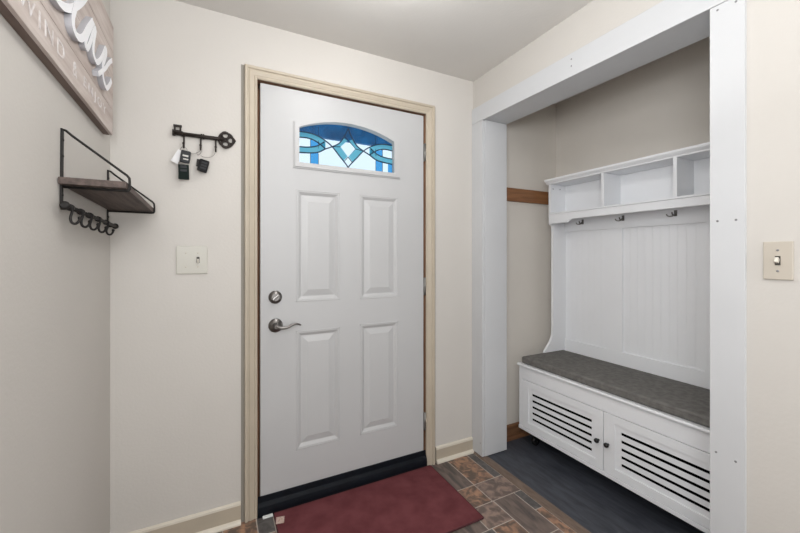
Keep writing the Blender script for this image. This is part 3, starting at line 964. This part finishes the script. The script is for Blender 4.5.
for k, (p, wd_) in enumerate(strokes):
    f_ = 1.033                                    # the strokes sit closer to the wall
    p = [(y_ * f_, 1.25 + (z_ - 1.25) * f_) for y_, z_ in p]
    a_ = R(1.6)
    p = [(1.40 + (y_ - 1.40) * math.cos(a_) - (z_ - 1.725) * math.sin(a_), 1.725 + (y_ - 1.40) * math.sin(a_) + (z_ - 1.725) * math.cos(a_)) for y_, z_ in p]
    ribbon(b, p, wd_, LX0 + k * 0.0002, LX1 + k * 0.0003)
obj('script_lettering', b, [M['sign_white'], M['sign_side_shade']], sg, label='thick raised white script word')
def letters(s, y0, y1, z0, hgt):
    t = text_mesh(s, 0.1, 0.0006, 1.35)
    xs = [v.co.x for v in t.verts]; ys = [v.co.y for v in t.verts]
    mx, my = min(xs), min(ys)
    sx = (y1 - y0) / (max(xs) - mx); sy = hgt / (max(ys) - my)
    for v in t.verts:
        x_, y_, z_ = v.co
        v.co = Vector((SF + 0.0006 + z_, y0 + (x_ - mx) * sx, z0 + (y_ - my) * sy))
    return t
for wd_, y0, y1 in (('UNWIND', 0.86, 1.249), ('&', 1.313, 1.345), ('ENJOY', 1.405, 1.650)):
    obj('small_lettering', letters(wd_, y0, y1, 1.757, 0.040), M['sign_print'], sg, label='faded white block lettering')
sg.rotation_euler = (R(-1.6), 0, 0)

# ---------------------------------------------------------------- key shaped rack and keys
kr = empty('key_rack', (-0.05, YB, 1.75), 'dark cast iron key shaped rack with three hooks left of the door', 'key rack')
YK = YB - 0.013
def k3(x, z, y=YK):          # positions read on the wall plane, brought forward
    s = y / 1.855
    return (x * s, y, 1.25 + (z - 1.25) * s)
b = bm_new()
ZS = 1.7885
tube(b, [k3(-0.168, 1.789), k3(0.0, 1.788), k3(0.030, 1.788)], 0.0085, 10)
for x in (-0.168, -0.134, -0.060, -0.052, 0.020, 0.028):
    tube(b, [k3(x - 0.003, ZS), k3(x + 0.003, ZS)], 0.0115, 12)
obj('key_shaft', b, M['iron_brown'], kr)
b = bm_new()
xk, zk, _ = 0, 0, 0
for (u0, u1, v0, v1) in ((-0.172, -0.137, 1.790, 1.803), (-0.166, -0.159, 1.800, 1.820), (-0.145, -0.138, 1.800, 1.820), (-0.168, -0.136, 1.816, 1.826), (-0.172, -0.160, 1.777, 1.790)):
    a_, c_ = k3(u0, v0), k3(u1, v1)
    bx(b, a_[0], c_[0], YK - 0.004, YK + 0.004, a_[2], c_[2], 0.0012)
obj('key_bit', b, M['iron_brown'], kr)
b = bm_new()
def ringp(cx, cz, r, n=20, sx=1.0, sz=1.0):
    return [k3(cx + r * sx * math.cos(2 * PI * k / n), cz + r * sz * math.sin(2 * PI * k / n)) for k in range(n)]
bc = (0.040, 1.787)
tube(b, ringp(bc[0] - 0.003, bc[1] + 0.020, 0.0150), 0.0052, 8, closed=True)
tube(b, ringp(bc[0] - 0.003, bc[1] - 0.020, 0.0150), 0.0052, 8, closed=True)
tube(b, ringp(bc[0] + 0.019, bc[1], 0.0150), 0.0052, 8, closed=True)
tube(b, ringp(bc[0], bc[1], 0.0320, 24, 0.95, 1.0), 0.0048, 8, closed=True)
for k in range(3):
    t = k * 2 * PI / 3
    tube(b, [k3(bc[0], bc[1]), k3(bc[0] + 0.012 * math.cos(t + PI / 3), bc[1] + 0.012 * math.sin(t + PI / 3))], 0.0035, 6)
lathe(b, [(0.006, -0.003), (0.007, 0.002), (0.003, 0.006)], k3(0.074, 1.787), (0, -1, 0), 12)
obj('key_bow', b, M['iron_brown'], kr)
for x in (-0.1279, -0.063, -0.003):
    b = bm_new()
    p = k3(x, ZS)
    zz = p[2]
    tube(b, smooth_path([(p[0], YK, zz - 0.006), (p[0], YK - 0.001, zz - 0.035), (p[0], YK - 0.004, zz - 0.055), (p[0], YK - 0.012, zz - 0.063), (p[0], YK - 0.021, zz - 0.058), (p[0], YK - 0.024, zz - 0.047)], 4), 0.0034, 8)
    lathe(b, [(0.003, -0.003), (0.0055, 0.0), (0.0045, 0.004), (0.001, 0.006)], (p[0], YK - 0.024, zz - 0.047), (0, 0, 1), 10)
    obj('hook', b, M['iron_brown'], kr)

def box_rot(q, c, sx, sy, sz, ang, bev):
    t = bmesh.new()
    bmesh.ops.create_cube(t, size=1)
    for v in t.verts:
        v.co = Vector((v.co.x * sx, v.co.y * sy, v.co.z * sz))
    bmesh.ops.bevel(t, geom=t.edges[:], offset=bev, segments=3, affect='EDGES', profile=0.6)
    for f in t.faces: f.smooth = False
    merge(q, t, 0, Matrix.Translation(Vector(c)) @ Matrix.Rotation(R(ang), 4, 'Y'))
# bunch on the left hook
YF = YK - 0.018
kb = empty('key_bunch', (-0.127, YF, 1.72), 'grey fob, dark remote and white tag on the left hook of the rack', 'keys')
b = bm_new()
hx, hy, hz = k3(-0.1279, ZS)
tube(b, [(hx + 0.013 * math.cos(2 * PI * k / 20), hy - 0.013 + 0.002 * math.sin(2 * PI * k / 20 * 2), hz - 0.073 + 0.013 * math.sin(2 * PI * k / 20)) for k in range(20)], 0.0011, 6, closed=True)
obj('split_ring', b, M['nickel'], kb)
b = bm_new()
box_rot(b, (-0.149, YF + 0.004, 1.680), 0.028, 0.0015, 0.060, 28, 0.0005)
obj('tag', b, M['paper'], kb, label='white card tag')
b = bm_new()
box_rot(b, (-0.120, YF - 0.010, 1.679), 0.038, 0.015, 0.054, 8, 0.0065)
fb = obj('key_fob', b, M['plastic_grey'], kb, label='dark grey rounded key fob')
b = bm_new()
box_rot(b, (-0.118, YF - 0.0182, 1.667), 0.020, 0.002, 0.006, 8, 0.0008)
box_rot(b, (-0.119, YF - 0.0182, 1.682), 0.022, 0.002, 0.008, 8, 0.0008)
obj('button', b, M['hinge'], fb)
b = bm_new()
box_rot(b, (-0.1270, YF, 1.615), 0.040, 0.011, 0.064, -1, 0.003)
fb = obj('remote', b, M['plastic_green'], kb, label='dark green rectangular remote')
b = bm_new()
box_rot(b, (-0.1270, YF - 0.0060, 1.637), 0.024, 0.0016, 0.011, -1, 0.0006)
box_rot(b, (-0.1270, YF - 0.0060, 1.621), 0.024, 0.0016, 0.011, -1, 0.0006)
obj('button', b, M['plastic_grey'], fb)
lp = bm_new()
box_rot(lp, (-0.1440, YF + 0.001, 1.606), 0.003, 0.004, 0.008, 0, 0.0008)
obj('lug', lp, M['nickel'], fb)
# fob between the other hooks
kf = empty('car_key', (-0.055, YF, 1.70), 'black key fob on thin wire loops hanging between the middle and right rack hooks', 'keys')
b = bm_new()
h2, h3 = k3(-0.063, ZS), k3(-0.003, ZS)
yy = hy - 0.012
tube(b, smooth_path([(h2[0], yy, h2[2] - 0.062), (h2[0] - 0.008, yy, h2[2] - 0.075), (-0.078, yy, 1.708), (-0.072, yy - .004, 1.696), (-0.060, yy, 1.712), (h2[0], yy, h2[2] - 0.062)], 5), 0.0010, 6)
tube(b, smooth_path([(h3[0], yy, h3[2] - 0.062), (-0.012, yy, 1.702), (-0.032, yy - .004, 1.690), (-0.055, yy, 1.692), (-0.062, yy, 1.698)], 5), 0.0010, 6)
tube(b, smooth_path([(-0.128, yy, 1.712), (-0.105, yy, 1.700), (-0.085, yy, 1.702), (-0.068, yy, 1.712)], 5), 0.0009, 6)
obj('wire_loop', b, M['nickel'], kf)
b = bm_new()
box_rot(b, (-0.052, YF, 1.650), 0.039, 0.016, 0.055, 14, 0.006)
fb = obj('key_fob', b, M['plastic'], kf)
b = bm_new()
for dz in (-0.012, 0.0, 0.012):
    box_rot(b, (-0.050 + dz * .25, YF - 0.0086, 1.650 + dz), 0.023, 0.0016, 0.008, 14, 0.0006)
obj('button', b, M['plastic_grey'], fb)
b = bm_new()
box_rot(b, (-0.073, YF + 0.004, 1.662), 0.012, 0.002, 0.034, 6, 0.0006)
obj('key_blade', b, M['iron'], kf)

# ---------------------------------------------------------------- ceiling lamp just above the view
LX, LY = 0.56, 1.15
cl = empty('ceiling_lamp', (LX, LY, ZC), 'round frosted ceiling lamp near the front door', 'lamp')
b = bm_new()
lathe(b, [(0.075, 0.0), (0.075, 0.012), (0.06, 0.020), (0.055, 0.034)], (LX, LY, ZC - 0.0005), (0, 0, -1), 40)
obj('lamp_base', b, M['nickel'], cl)
b = bm_new()
lathe(b, [(0.055, 0.030), (0.10, 0.040), (0.128, 0.062), (0.130, 0.080), (0.115, 0.102), (0.08, 0.118), (0.04, 0.126), (0.005, 0.128)], (LX, LY, ZC), (0, 0, -1), 40)
obj('lamp_shade', b, M['dome'], cl)
